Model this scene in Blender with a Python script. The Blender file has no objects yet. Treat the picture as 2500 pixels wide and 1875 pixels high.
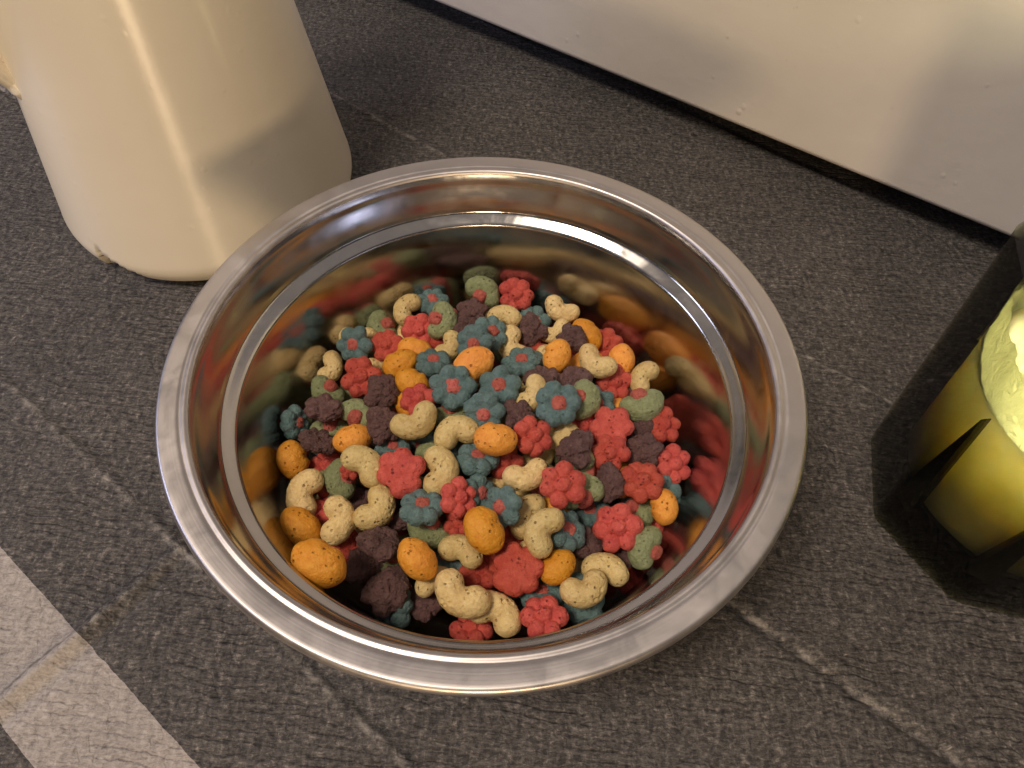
import bpy, bmesh, math, random
import numpy as np
from mathutils import Vector, Matrix, noise

# ------------------------------------------------------------------ camera, light, exposure
SC = bpy.context.scene
COL = SC.collection
IW, IH, FPX = 2500.0, 1875.0, 1806.0
CAM = np.array([0.00770, -0.12689, 0.23462])          # metres, table top at z = 0
PITCH, ROLL = 0.954048, 0.036871
_f = np.array([0, math.cos(PITCH), -math.sin(PITCH)])
_u0 = np.array([0, math.sin(PITCH), math.cos(PITCH)])
_r0 = np.array([1.0, 0, 0])
C_R = _r0 * math.cos(ROLL) + _u0 * math.sin(ROLL)
C_U = -_r0 * math.sin(ROLL) + _u0 * math.cos(ROLL)

cam_data = bpy.data.cameras.new('camera')
cam_data.sensor_width = 36.0
cam_data.lens = FPX / IW * 36.0
cam_data.clip_start = 0.01
cam_data.clip_end = 50
cam = bpy.data.objects.new('camera', cam_data)
COL.objects.link(cam)
M = Matrix.Identity(4)
for i in range(3):
    M[i][0], M[i][1], M[i][2], M[i][3] = C_R[i], C_U[i], -_f[i], CAM[i]
cam.matrix_world = M
SC.camera = cam

world = bpy.data.worlds.new('World')
SC.world = world
world.use_nodes = True
bg = world.node_tree.nodes['Background']
bg.inputs[0].default_value = (0.40, 0.345, 0.32, 1)      # dim, warm room
bg.inputs[1].default_value = 0.17


def area(name, loc, target, size, power, color):
    l = bpy.data.lights.new(name, 'AREA')
    l.shape = 'DISK'
    l.size = size
    l.energy = power
    l.color = color
    o = bpy.data.objects.new(name, l)
    COL.objects.link(o)
    o.location = loc
    d = Vector(target) - Vector(loc)
    o.rotation_euler = d.to_track_quat('-Z', 'Y').to_euler()
    return o


# soft ceiling lamp above, a small low warm lamp behind the camera, cool fill from the left
area('ceiling_lamp', (-0.50, -0.40, 1.35), (0, 0.02, 0), 0.36, 14.5, (1.0, 0.84, 0.68))
area('overhead_fill', (0, 0.9, 2.3), (0, 0.9, 0), 7.0, 27.0, (1.0, 0.86, 0.79))  # unseen panel added so the steel rim reflects an even tone
area('cool_fill', (-0.95, 0.02, 0.42), (0, 0.0, 0.03), 0.35, 2.2, (0.66, 0.70, 1.0))  # side fill added for the bluish edges on steel and cloth
kl = bpy.data.lights.new('table_lamp', 'POINT')
kl.energy = 4.3
kl.color = (1.0, 0.72, 0.43)
kl.shadow_soft_size = 0.034
ko = bpy.data.objects.new('table_lamp', kl)
COL.objects.link(ko)
ko.location = (0.016, -0.50, 0.126)

SC.view_settings.view_transform = 'Standard'
SC.view_settings.look = 'None'
SC.view_settings.exposure = 0.0
SC.view_settings.gamma = 1.0
SC.view_settings.use_curve_mapping = False
SC.cycles.use_denoising = True
SC.cycles.sample_clamp_indirect = 6.0
SC.cycles.max_bounces = 8
SC.cycles.diffuse_bounces = 3
SC.cycles.glossy_bounces = 5
SC.cycles.transmission_bounces = 8
SC.cycles.transparent_max_bounces = 12


# ------------------------------------------------------------------ helpers
def ray(x, y):
    d = _f + C_R * (x - IW / 2) / FPX + C_U * (IH / 2 - y) / FPX
    return d / np.linalg.norm(d)


def link(o, parent=None):
    COL.objects.link(o)
    if parent is not None:
        o.parent = parent
    return o


def tag(o, label, cat, group=None):
    o['label'] = label
    o['category'] = cat
    if group:
        o['group'] = group
    return o


def empty(name, loc):
    o = bpy.data.objects.new(name, None)
    o.empty_display_size = 0.02
    o.location = loc
    return link(o)


def mesh_obj(name, verts, faces, mat, parent=None, smooth=True, loc=(0, 0, 0)):
    me = bpy.data.meshes.new(name)
    me.from_pydata([tuple(v) for v in verts], [], faces)
    me.update()
    if smooth:
        me.polygons.foreach_set('use_smooth', [True] * len(me.polygons))
    for m in (mat if isinstance(mat, (list, tuple)) else [mat]):
        me.materials.append(m)
    o = bpy.data.objects.new(name, me)
    o.location = loc
    return link(o, parent)


def revolve(profile, segs):
    """profile list of (r, z); r == 0 at an end becomes a pole"""
    verts, faces, rings = [], [], []
    for r, z in profile:
        if r < 1e-7:
            rings.append([len(verts)])
            verts.append((0, 0, z))
        else:
            s = len(verts)
            for k in range(segs):
                a = 2 * math.pi * k / segs
                verts.append((r * math.cos(a), r * math.sin(a), z))
            rings.append(list(range(s, s + segs)))
    for A, B in zip(rings, rings[1:]):
        if len(A) == 1 and len(B) == 1:
            continue
        for k in range(segs):
            k2 = (k + 1) % segs
            if len(A) == 1:
                faces.append((A[0], B[k], B[k2]))
            elif len(B) == 1:
                faces.append((A[k], B[0], A[k2]))
            else:
                faces.append((A[k], B[k], B[k2], A[k2]))
    return verts, faces


def smooth_profile(pts, n):
    """Catmull-Rom through points, n samples per span"""
    out = []
    P = [np.array(p, float) for p in pts]
    P = [2 * P[0] - P[1]] + P + [2 * P[-1] - P[-2]]
    for i in range(1, len(P) - 2):
        for k in range(n):
            t = k / n
            a, b, c, d = P[i - 1:i + 3]
            out.append(tuple(0.5 * (2 * b + (c - a) * t + (2 * a - 5 * b + 4 * c - d) * t * t + (3 * b - 3 * c + d - a) * t ** 3)))
    out.append(tuple(P[-2]))
    return out


# ------------------------------------------------------------------ node helper
class NT:
    def __init__(self, name):
        self.mat = bpy.data.materials.new(name)
        self.mat.use_nodes = True
        self.t = self.mat.node_tree
        self.n = self.t.nodes
        self.bsdf = self.n['Principled BSDF']
        self.out = self.n['Material Output']

    def add(self, typ, **kw):
        nd = self.n.new(typ)
        for k, v in kw.items():
            setattr(nd, k, v)
        return nd

    def link(self, a, b):
        self.t.links.new(a, b)

    def val(self, sock, v):
        if hasattr(v, 'is_linked') or isinstance(v, bpy.types.NodeSocket):
            self.link(v, sock)
        else:
            sock.default_value = v

    def coord(self, kind='Object', scale=(1, 1, 1), rot=(0, 0, 0), jitter=False):
        tc = self.add('ShaderNodeTexCoord')
        v = tc.outputs[kind]
        if jitter:
            oi = self.add('ShaderNodeObjectInfo')
            m = self.add('ShaderNodeMath', operation='MULTIPLY')
            self.link(oi.outputs['Random'], m.inputs[0])
            m.inputs[1].default_value = 0.37
            ad = self.add('ShaderNodeVectorMath', operation='ADD')
            self.link(v, ad.inputs[0])
            self.link(m.outputs[0], ad.inputs[1])
            v = ad.outputs[0]
        mp = self.add('ShaderNodeMapping')
        mp.inputs['Scale'].default_value = scale
        mp.inputs['Rotation'].default_value = rot
        self.link(v, mp.inputs['Vector'])
        return mp.outputs['Vector']

    def noise(self, vec, scale, detail=4, rough=0.55, dist=0.0):
        nd = self.add('ShaderNodeTexNoise')
        nd.inputs['Scale'].default_value = scale
        nd.inputs['Detail'].default_value = detail
        nd.inputs['Roughness'].default_value = rough
        nd.inputs['Distortion'].default_value = dist
        self.link(vec, nd.inputs['Vector'])
        return nd.outputs['Fac']

    def voronoi(self, vec, scale, feature='F1', rand=1.0):
        nd = self.add('ShaderNodeTexVoronoi', feature=feature)
        nd.inputs['Scale'].default_value = scale
        nd.inputs['Randomness'].default_value = rand
        self.link(vec, nd.inputs['Vector'])
        return nd.outputs['Distance']

    def ramp(self, fac, stops, interp='LINEAR'):
        nd = self.add('ShaderNodeValToRGB')
        nd.color_ramp.interpolation = interp
        el = nd.color_ramp.elements
        while len(el) < len(stops):
            el.new(0.5)
        for e, (p, c) in zip(el, stops):
            e.position = p
            e.color = c if len(c) == 4 else (*c, 1)
        self.link(fac, nd.inputs[0])
        return nd.outputs[0]

    def g(self, fac, a, b, lo=0.0, hi=1.0):
        """map range to a scalar"""
        nd = self.add('ShaderNodeMapRange')
        nd.inputs[1].default_value = a
        nd.inputs[2].default_value = b
        nd.inputs[3].default_value = lo
        nd.inputs[4].default_value = hi
        self.link(fac, nd.inputs[0])
        return nd.outputs[0]

    def math(self, op, a, b=0.0, clamp=False):
        nd = self.add('ShaderNodeMath', operation=op, use_clamp=clamp)
        self.val(nd.inputs[0], a)
        self.val(nd.inputs[1], b)
        return nd.outputs[0]

    def mix(self, fac, a, b, blend='MIX'):
        nd = self.add('ShaderNodeMix', data_type='RGBA', blend_type=blend)
        self.val(nd.inputs[0], fac)
        for s, v in ((nd.inputs[6], a), (nd.inputs[7], b)):
            if isinstance(v, bpy.types.NodeSocket):
                self.link(v, s)
            else:
                s.default_value = (*v, 1) if len(v) == 3 else v
        return nd.outputs[2]

    def bump(self, h, strength, dist, prev=None):
        nd = self.add('ShaderNodeBump')
        nd.inputs['Strength'].default_value = strength
        nd.inputs['Distance'].default_value = dist
        self.link(h, nd.inputs['Height'])
        if prev is not None:
            self.link(prev, nd.inputs['Normal'])
        return nd.outputs[0]

    def set(self, **kw):
        for k, v in kw.items():
            s = self.bsdf.inputs[k.replace('_', ' ')]
            if isinstance(v, bpy.types.NodeSocket):
                self.link(v, s)
            else:
                s.default_value = (*v, 1) if isinstance(v, tuple) and len(v) == 3 and s.type == 'RGBA' else v
        return self


# ------------------------------------------------------------------ materials
def mat_cloth():
    t = NT('printed_nonwoven_cloth')
    tc = t.add('ShaderNodeTexCoord')
    sep = t.add('ShaderNodeSeparateXYZ')
    t.link(tc.outputs['Object'], sep.inputs[0])
    # distance across the printed stripes (n axis, 53 degrees)
    n = t.math('ADD', t.math('MULTIPLY', sep.outputs[0], 0.602), t.math('MULTIPLY', sep.outputs[1], 0.799))
    wob = t.coord()
    n = t.math('ADD', n, t.math('MULTIPLY', t.math('SUBTRACT', t.noise(wob, 180, 3), 0.5), 0.0012))
    band = t.math('MULTIPLY', t.math('GREATER_THAN', n, -0.1525), t.math('LESS_THAN', n, -0.1235))
    fib = t.coord(scale=(1.0, 2.3, 1.0), rot=(0, 0, math.radians(-8)))
    f1 = t.noise(fib, 460, 8, 0.74, 0.6)
    fib2 = t.coord(scale=(2.2, 0.9, 1.0), rot=(0, 0, math.radians(24)))
    f2 = t.noise(fib2, 250, 8, 0.7, 0.5)
    big = t.noise(t.coord(), 16, 4, 0.55)
    f = t.math('ADD', t.math('MULTIPLY', f1, 0.62), t.math('MULTIPLY', f2, 0.38))
    dark = t.ramp(f, [(0.38, (0.011, 0.010, 0.011)), (0.47, (0.046, 0.043, 0.043)), (0.56, (0.125, 0.115, 0.108)), (0.64, (0.32, 0.288, 0.262))])
    light = t.ramp(f, [(0.36, (0.14, 0.126, 0.118)), (0.47, (0.31, 0.283, 0.268)), (0.56, (0.42, 0.386, 0.366)), (0.70, (0.60, 0.555, 0.53))])
    col = t.mix(band, dark, light)
    col = t.mix(0.5, col, t.ramp(big, [(0.3, (0.62, 0.62, 0.64)), (0.7, (1.25, 1.22, 1.2))]), 'MULTIPLY')
    # wear along the folds
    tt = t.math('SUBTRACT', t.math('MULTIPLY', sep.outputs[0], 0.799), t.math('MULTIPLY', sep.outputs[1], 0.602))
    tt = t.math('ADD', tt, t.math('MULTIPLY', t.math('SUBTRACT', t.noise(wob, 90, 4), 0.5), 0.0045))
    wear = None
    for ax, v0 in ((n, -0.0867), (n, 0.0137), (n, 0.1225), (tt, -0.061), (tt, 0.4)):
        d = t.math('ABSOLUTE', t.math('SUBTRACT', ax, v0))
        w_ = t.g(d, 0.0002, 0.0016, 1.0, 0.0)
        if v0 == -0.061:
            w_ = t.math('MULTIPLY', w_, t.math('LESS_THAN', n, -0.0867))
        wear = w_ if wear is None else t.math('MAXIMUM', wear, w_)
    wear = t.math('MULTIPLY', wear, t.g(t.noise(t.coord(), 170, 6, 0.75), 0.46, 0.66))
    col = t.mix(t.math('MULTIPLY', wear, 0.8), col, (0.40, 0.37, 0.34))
    fold_shade = t.math('MULTIPLY', t.g(t.math('ABSOLUTE', t.math('SUBTRACT', tt, -0.0636)), 0.0002, 0.0009, 1.0, 0.0), t.math('LESS_THAN', n, -0.0867))  # shade painted as a dark line beside the folds, deepens their relief
    fold_shade = t.math('MAXIMUM', fold_shade, t.g(t.math('ABSOLUTE', t.math('SUBTRACT', n, 0.0115)), 0.0002, 0.0008, 1.0, 0.0))
    col = t.mix(t.math('MULTIPLY', fold_shade, t.g(t.noise(t.coord(), 120, 3), 0.35, 0.6, 0.15, 0.6)), col, (0.02, 0.018, 0.016))
    # embossed ribs, wavy and broken, with cracks across them
    nz = t.add('ShaderNodeTexNoise')
    nz.inputs['Scale'].default_value = 38
    nz.inputs['Detail'].default_value = 5
    nz.inputs['Roughness'].default_value = 0.6
    rows = t.coord(rot=(0, 0, math.radians(6)))
    t.link(rows, nz.inputs['Vector'])
    rs = t.add('ShaderNodeSeparateXYZ')
    t.link(rows, rs.inputs[0])
    yy = t.math('ADD', rs.outputs[1], t.math('MULTIPLY', t.math('SUBTRACT', nz.outputs['Fac'], 0.5), 0.0085))
    rib = t.math('SINE', t.math('MULTIPLY', yy, 2 * math.pi / 0.0031))
    xx = t.math('ADD', rs.outputs[0], t.math('MULTIPLY', t.math('SUBTRACT', t.noise(rows, 90, 3), 0.5), 0.012))
    cro = t.math('SINE', t.math('ADD', t.math('MULTIPLY', xx, 2 * math.pi / 0.0056), t.math('MULTIPLY', yy, 900.0)))
    patch = t.g(t.noise(t.coord(scale=(0.6, 1, 1)), 55, 3, 0.6), 0.46, 0.62, 0.05, 1.0)
    patch2 = t.g(t.noise(t.coord(scale=(1.3, 0.7, 1)), 75, 3, 0.6), 0.52, 0.64, 0.0, 0.45)
    rib_h = t.math('MULTIPLY', t.g(rib, -1.0, -0.45, -1.0, 0.0), patch)
    cro_h = t.math('MULTIPLY', t.g(cro, -1.0, -0.8, -1.0, 0.0), patch2)
    emb = t.math('ADD', rib_h, cro_h)
    ridge = t.math('MULTIPLY', t.g(rib, 0.2, 1.0, 0.0, 1.0), t.g(t.noise(t.coord(scale=(0.5, 1.6, 1)), 260, 4, 0.7), 0.45, 0.62))
    # fibres rubbed pale on top of the ribs
    col = t.mix(t.math('MULTIPLY', ridge, 0.22), col, t.mix(band, (0.27, 0.25, 0.235), (0.55, 0.52, 0.49)))
    b1 = t.bump(emb, 0.65, 0.0008)
    b2 = t.bump(f, 0.6, 0.0012, b1)
    fine = t.noise(t.coord(), 1900, 3, 0.6)
    b3 = t.bump(fine, 0.35, 0.0004, b2)
    t.set(Base_Color=col, Roughness=0.72, Normal=b3)
    t.bsdf.inputs['Specular IOR Level'].default_value = 0.4
    return t.mat


def mat_steel(name, rough, tint=(0.60, 0.56, 0.53), smudge=0.1, ring=True, bump=0.02):
    t = NT(name)
    sm = t.noise(t.coord(), 70, 5, 0.65, 0.6)
    r = t.g(sm, 0.35, 0.7, rough - smudge * 0.4, rough + smudge)
    tc = t.add('ShaderNodeTexCoord')
    sep = t.add('ShaderNodeSeparateXYZ')
    t.link(tc.outputs['Object'], sep.inputs[0])
    rr = t.math('SQRT', t.math('ADD', t.math('POWER', sep.outputs[0], 2.0), t.math('POWER', sep.outputs[1], 2.0)))
    cmb = t.add('ShaderNodeCombineXYZ')
    t.link(rr, cmb.inputs[0])
    t.link(t.math('MULTIPLY', sep.outputs[2], 1.0), cmb.inputs[1])
    lines = t.noise(cmb.outputs[0], 2600, 3, 0.6)
    h = t.bump(lines, bump, 0.0005)
    scr = t.noise(t.coord(scale=(1, 6, 1), rot=(0.3, 0.2, 0.7)), 420, 3, 0.7)
    h2 = t.bump(t.g(scr, 0.66, 0.74), 0.03, 0.0003, h)
    col = t.mix(t.g(sm, 0.3, 0.75), tuple(c * 0.92 for c in tint), tuple(min(1, c * 1.06) for c in tint))
    t.set(Base_Color=col, Metallic=1.0, Roughness=r, Normal=h2)
    if ring:
        tg = t.add('ShaderNodeTangent', direction_type='RADIAL', axis='Z')
        t.bsdf.inputs['Anisotropic'].default_value = 0.45
        t.link(tg.outputs[0], t.bsdf.inputs['Tangent'])
    return t.mat


def mat_enamel():
    t = NT('cream_enamel')
    v = t.coord()
    blot = t.noise(v, 9, 3)
    col = t.mix(t.g(blot, 0.3, 0.7), (0.72, 0.645, 0.51), (0.76, 0.69, 0.555))
    # orange-peel ripple, mostly rippling up and down
    rip = t.noise(t.coord(scale=(0.6, 0.6, 1.0)), 120, 3, 0.6)
    b1 = t.bump(rip, 0.10, 0.0014)
    bub = t.voronoi(v, 120, 'F1')
    b2 = t.bump(t.g(bub, 0.0, 0.16, 1.0, 0.0), 0.12, 0.0007, b1)
    t.set(Base_Color=col, Roughness=0.34, Normal=b2)
    t.bsdf.inputs['Specular IOR Level'].default_value = 1.0
    tg = t.add('ShaderNodeTangent', direction_type='RADIAL', axis='Z')
    t.bsdf.inputs['Anisotropic'].default_value = 0.93
    t.bsdf.inputs['Anisotropic Rotation'].default_value = 0.25
    t.link(tg.outputs[0], t.bsdf.inputs['Tangent'])
    return t.mat


def mat_plain(name, col, rough=0.5, metal=0.0, bump=0.0, scale=300):
    t = NT(name)
    nz = t.noise(t.coord(), scale, 4)
    c = t.mix(t.g(nz, 0.3, 0.7), tuple(x * 0.82 for x in col), tuple(min(1, x * 1.12) for x in col))
    t.set(Base_Color=c, Roughness=rough, Metallic=metal)
    if bump:
        t.set(Normal=t.bump(nz, bump, 0.0008))
    return t.mat


def mat_white_paint():
    t = NT('white_paint')
    v = t.coord()
    blot = t.noise(v, 14, 4)
    col = t.mix(t.g(blot, 0.3, 0.7), (0.60, 0.555, 0.51), (0.66, 0.615, 0.57))
    spk = t.voronoi(t.coord(scale=(1, 1, 1)), 210, 'F1')
    keep = t.g(t.noise(v, 60, 4, 0.7), 0.60, 0.72)
    dirt = t.math('MULTIPLY', t.g(spk, 0.10, 0.20, 1.0, 0.0), keep)
    col = t.mix(t.math('MULTIPLY', dirt, 0.5), col, (0.22, 0.18, 0.13))
    bl = t.voronoi(t.coord(scale=(1, 1, 0.8)), 95, 'F1')
    keep2 = t.g(t.noise(v, 31, 2), 0.52, 0.62)
    b1 = t.bump(t.math('MULTIPLY', t.g(bl, 0.05, 0.15, 1.0, 0.0), keep2), 0.4, 0.0010)
    b2 = t.bump(t.noise(v, 55, 3), 0.16, 0.003, b1)
    b3 = t.bump(t.noise(v, 700, 4), 0.12, 0.0005, b2)
    t.set(Base_Color=col, Roughness=0.42, Normal=b3)
    return t.mat


def mat_glass():
    t = NT('smoked_green_glass')
    nz = t.noise(t.coord(), 120, 3)
    nb = t.bump(nz, 0.03, 0.001)
    tr = t.add('ShaderNodeBsdfTransparent')
    tr.inputs[0].default_value = (0.80, 0.82, 0.74, 1)
    gl = t.add('ShaderNodeBsdfGlossy')
    gl.inputs['Roughness'].default_value = 0.04
    gl.inputs['Color'].default_value = (0.9, 0.9, 0.9, 1)
    t.link(nb, gl.inputs['Normal'])
    fr = t.add('ShaderNodeFresnel')
    fr.inputs['IOR'].default_value = 1.42
    mx = t.add('ShaderNodeMixShader')
    ge = t.add('ShaderNodeNewGeometry')
    t.link(t.math('MULTIPLY', fr.outputs[0], t.math('SUBTRACT', 1.0, ge.outputs['Backfacing'])), mx.inputs[0])
    t.link(tr.outputs[0], mx.inputs[1])
    t.link(gl.outputs[0], mx.inputs[2])
    t.link(mx.outputs[0], t.out.inputs['Surface'])
    va = t.add('ShaderNodeVolumeAbsorption')
    va.inputs['Color'].default_value = (0.47, 0.46, 0.37, 1)
    va.inputs['Density'].default_value = 235
    t.link(va.outputs[0], t.out.inputs['Volume'])
    return t.mat


def mat_wax():
    t = NT('amber_wax')
    v = t.coord()
    mot = t.noise(v, 220, 4, 0.6)
    col = t.mix(t.g(mot, 0.3, 0.7), (0.88, 0.83, 0.66), (0.94, 0.91, 0.79))
    t.set(Base_Color=col, Roughness=0.5)
    t.bsdf.inputs['Subsurface Weight'].default_value = 1.0
    t.bsdf.inputs['Subsurface Radius'].default_value = (1.0, 0.94, 0.78)
    t.bsdf.inputs['Subsurface Scale'].default_value = 0.012
    t.set(Normal=t.bump(mot, 0.2, 0.0008))
    return t.mat


def mat_film():
    t = NT('wax_film')
    v = t.coord(scale=(1, 1, 0.5))
    nz = t.noise(v, 130, 6, 0.65, 1.6)
    h = t.bump(t.g(nz, 0.42, 0.58), 1.0, 0.003)
    d = t.add('ShaderNodeBsdfDiffuse')
    d.inputs[0].default_value = (0.76, 0.77, 0.55, 1)
    tr = t.add('ShaderNodeBsdfTranslucent')
    tr.inputs[0].default_value = (0.78, 0.80, 0.54, 1)
    t.link(h, d.inputs['Normal'])
    t.link(h, tr.inputs['Normal'])
    mx = t.add('ShaderNodeMixShader')
    mx.inputs[0].default_value = 0.55
    t.link(d.outputs[0], mx.inputs[1])
    t.link(tr.outputs[0], mx.inputs[2])
    t.link(mx.outputs[0], t.out.inputs['Surface'])
    return t.mat


def mat_puff(name, a, b, speck, grain=0.5, rough=0.46, speck_amt=0.55, pit=0.35, spec=0.5, toast=None):
    t = NT(name)
    v = t.coord(jitter=True)
    n0 = t.noise(v, 110, 3, 0.6)
    n1 = t.noise(v, 420, 5, 0.65)
    n2 = t.noise(v, 1150, 5, 0.75)
    col = t.mix(t.g(n1, 0.34, 0.66), a, b)
    if toast is not None:
        col = t.mix(t.math('MULTIPLY', t.g(n0, 0.50, 0.72), 0.55), col, toast)
    sp = t.g(n2, 0.55, 0.66)
    col = t.mix(t.math('MULTIPLY', sp, speck_amt), col, speck)
    hi = t.g(n2, 0.44, 0.34)
    col = t.mix(t.math('MULTIPLY', hi, 0.35), col, tuple(min(0.95, x * 1.35 + 0.02) for x in b))
    por = t.voronoi(v, 520, 'F1')
    pk = t.g(t.noise(v, 300, 2), 0.50, 0.58)
    hole = t.math('MULTIPLY', t.g(por, 0.12, 0.26, 1.0, 0.0), pk)
    col = t.mix(t.math('MULTIPLY', hole, 0.65), col, tuple(x * 0.45 for x in speck))
    oi = t.add('ShaderNodeObjectInfo')
    hsv = t.add('ShaderNodeHueSaturation')
    t.link(t.g(oi.outputs['Random'], 0.0, 1.0, 0.84, 1.14), hsv.inputs['Value'])
    t.link(t.g(oi.outputs['Random'], 0.0, 1.0, 1.02, 0.97), hsv.inputs['Saturation'])
    t.link(t.g(oi.outputs['Random'], 0.0, 1.0, 0.504, 0.497), hsv.inputs['Hue'])
    t.link(col, hsv.inputs['Color'])
    b1 = t.bump(t.math('MULTIPLY', hole, -1.0), pit + 0.4, 0.0014)
    b2 = t.bump(n2, min(1.0, grain + 0.2), 0.0012, b1)
    b3 = t.bump(n1, 0.5, 0.0014, b2)
    t.set(Base_Color=hsv.outputs[0], Roughness=rough, Normal=b3)
    t.bsdf.inputs['Specular IOR Level'].default_value = spec
    return t.mat


MAT = dict(
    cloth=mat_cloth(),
    steel=mat_steel('polished_steel', 0.15, tint=(0.48, 0.465, 0.45), smudge=0.12),
    steel_rim=mat_steel('brushed_steel_rim', 0.40, tint=(0.56, 0.525, 0.51), smudge=0.12, bump=0.05),
    enamel=mat_enamel(),
    chip=mat_plain('bare_iron', (0.035, 0.026, 0.022), 0.8, 0.0, 0.4),
    paint=mat_white_paint(),
    rubber=mat_plain('black_rubber', (0.02, 0.02, 0.02), 0.8),
    rib=mat_plain('refraction_dark', (0.012, 0.013, 0.010), 0.25),  # for the strips that imitate refraction in the jar
    glass=mat_glass(), wax=mat_wax(), film=mat_film(),
    wick=mat_plain('wick_char', (0.02, 0.017, 0.015), 0.9),
    T=mat_puff('tan_puff', (0.70, 0.50, 0.195), (0.82, 0.63, 0.29), (0.40, 0.23, 0.08), grain=0.25, speck_amt=0.42, toast=(0.50, 0.30, 0.10)),
    O=mat_puff('orange_puff', (0.78, 0.29, 0.022), (0.88, 0.39, 0.045), (0.58, 0.15, 0.012), grain=0.2, speck_amt=0.42, toast=(0.66, 0.20, 0.012)),
    R=mat_puff('red_puff', (0.56, 0.070, 0.046), (0.70, 0.122, 0.082), (0.36, 0.022, 0.02), speck_amt=0.4, rough=0.52, toast=(0.42, 0.03, 0.035)),
    P=mat_puff('purple_puff', (0.125, 0.060, 0.056), (0.21, 0.115, 0.105), (0.055, 0.02, 0.018), grain=0.9, speck_amt=0.7, pit=0.8),
    B=mat_puff('blue_puff', (0.115, 0.215, 0.215), (0.21, 0.33, 0.325), (0.30, 0.385, 0.37), grain=0.8, speck_amt=0.5, pit=0.6),
    G=mat_puff('green_puff', (0.25, 0.285, 0.125), (0.36, 0.40, 0.205), (0.15, 0.17, 0.075), grain=0.6, speck_amt=0.55),
    K=mat_puff('pink_puff', (0.60, 0.11, 0.085), (0.74, 0.20, 0.15), (0.38, 0.035, 0.03), grain=0.8, speck_amt=0.6, pit=0.8),
)


# ------------------------------------------------------------------ the tablecloth
def build_cloth():
    fx = np.concatenate([np.linspace(-1.0, -0.36, 14)[:-1], np.arange(-0.36, 0.36, 0.0015), np.linspace(0.36, 1.0, 14)])
    fy = np.concatenate([np.linspace(-0.9, -0.16, 16)[:-1], np.arange(-0.16, 0.46, 0.0015), np.linspace(0.46, 1.2, 16)])
    X, Y = np.meshgrid(fx, fy)
    N = X * 0.602 + Y * 0.799
    T = X * 0.799 - Y * 0.602
    Z = np.zeros_like(X)
    w = 0.0007 * np.sin(T * 37 + 1.3 * np.sin(N * 21))

    def crease(D, along, h, s):
        amp = h * (0.65 + 0.35 * np.sin(along * 61 + 1.1) * np.sin(along * 23))
        return amp * (np.exp(-(D / s) ** 2) - 0.55 * np.exp(-((D - 2.2 * s) / (1.4 * s)) ** 2))
    for n0, h in ((-0.0867, 0.0018), (0.0137, -0.0018), (0.1225, 0.0014), (0.231, 0.0012)):
        Z += crease(N - n0 - w, T, h, 0.0017)
    m = 1 / (1 + np.exp((N + 0.0867) / 0.002))
    Z += crease(T + 0.061 - 0.5 * w, N, 0.0034, 0.0019) * m
    Z += crease(T - 0.044, N, 0.0005, 0.0016) + crease(T + 0.166, N, 0.0006, 0.0016)
    # gentle cockle of the sheet
    Z += 0.00025 * np.sin(X * 71 + 2 * np.sin(Y * 33)) * np.sin(Y * 83 + 1.5 * np.sin(X * 41))
    # lies flat where heavy things stand
    for cx, cy, r in ((0, 0, 0.05), (-0.134, 0.144, 0.062), (0.182, -0.0045, 0.045)):
        d = np.hypot(X - cx, Y - cy)
        Z *= np.clip((d - r) / 0.01, 0, 1)
    nx, ny = len(fx), len(fy)
    V = np.stack([X.ravel(), Y.ravel(), Z.ravel()], 1)
    idx = np.arange(nx * ny).reshape(ny, nx)
    F = np.stack([idx[:-1, :-1].ravel(), idx[:-1, 1:].ravel(), idx[1:, 1:].ravel(), idx[1:, :-1].ravel()], 1)
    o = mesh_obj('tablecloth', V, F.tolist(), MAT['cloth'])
    o['kind'] = 'structure'
    o['label'] = 'dark grey textured cloth with fold creases and a pale printed stripe'


build_cloth()

# ------------------------------------------------------------------ white cabinet behind
BOX_Z0 = 0.015


def on_level(x, y, z):
    d = ray(x, y)
    return CAM + d * ((z - CAM[2]) / d[2])


EDGE_A = on_level(1057, 2, BOX_Z0 + 0.001)[:2]
EDGE_B = on_level(2477, 584, BOX_Z0 + 0.001)[:2]
ed = (EDGE_B - EDGE_A) / np.linalg.norm(EDGE_B - EDGE_A)
en = np.array([-ed[1], ed[0]])
if en[1] < 0:
    en = -en                                           # pointing away from the camera


def build_box():
    root = empty('white_bread_box', (*(EDGE_A + ed * 0.16 + en * 0.11), 0))
    root.rotation_euler = (0, 0, math.atan2(ed[1], ed[0]))
    tag(root, 'white painted metal box on short dark feet behind the steel bowl', 'box')
    L0, L1, D, z0, z1 = -0.42, 0.40, 0.11, BOX_Z0, 0.25
    bm = bmesh.new()
    bmesh.ops.create_cube(bm, size=1)
    for v in bm.verts:
        v.co = Vector(((L0 + L1) / 2 + v.co.x * (L1 - L0), v.co.y * 2 * D, (z0 + z1) / 2 + v.co.z * (z1 - z0)))
    bmesh.ops.bevel(bm, geom=bm.edges[:], offset=0.0035, segments=5, profile=0.5, affect='EDGES')
    me = bpy.data.meshes.new('shell')
    bm.to_mesh(me)
    bm.free()
    me.polygons.foreach_set('use_smooth', [True] * len(me.polygons))
    me.materials.append(MAT['paint'])
    sh = link(bpy.data.objects.new('shell', me), root)

    wn = sh.modifiers.new('wn', 'WEIGHTED_NORMAL')
    wn.keep_sharp = False
    for fx in (L0 + 0.04, L1 - 0.04):
        for fy in (-0.075, 0.075):
            v, f = revolve([(0, 0), (0.010, 0), (0.012, 0.002), (0.012, z0 + 0.0005), (0, z0 + 0.0005)], 24)
            mesh_obj('foot', v, f, MAT['rubber'], root, loc=(fx, fy, 0))


build_box()


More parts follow.
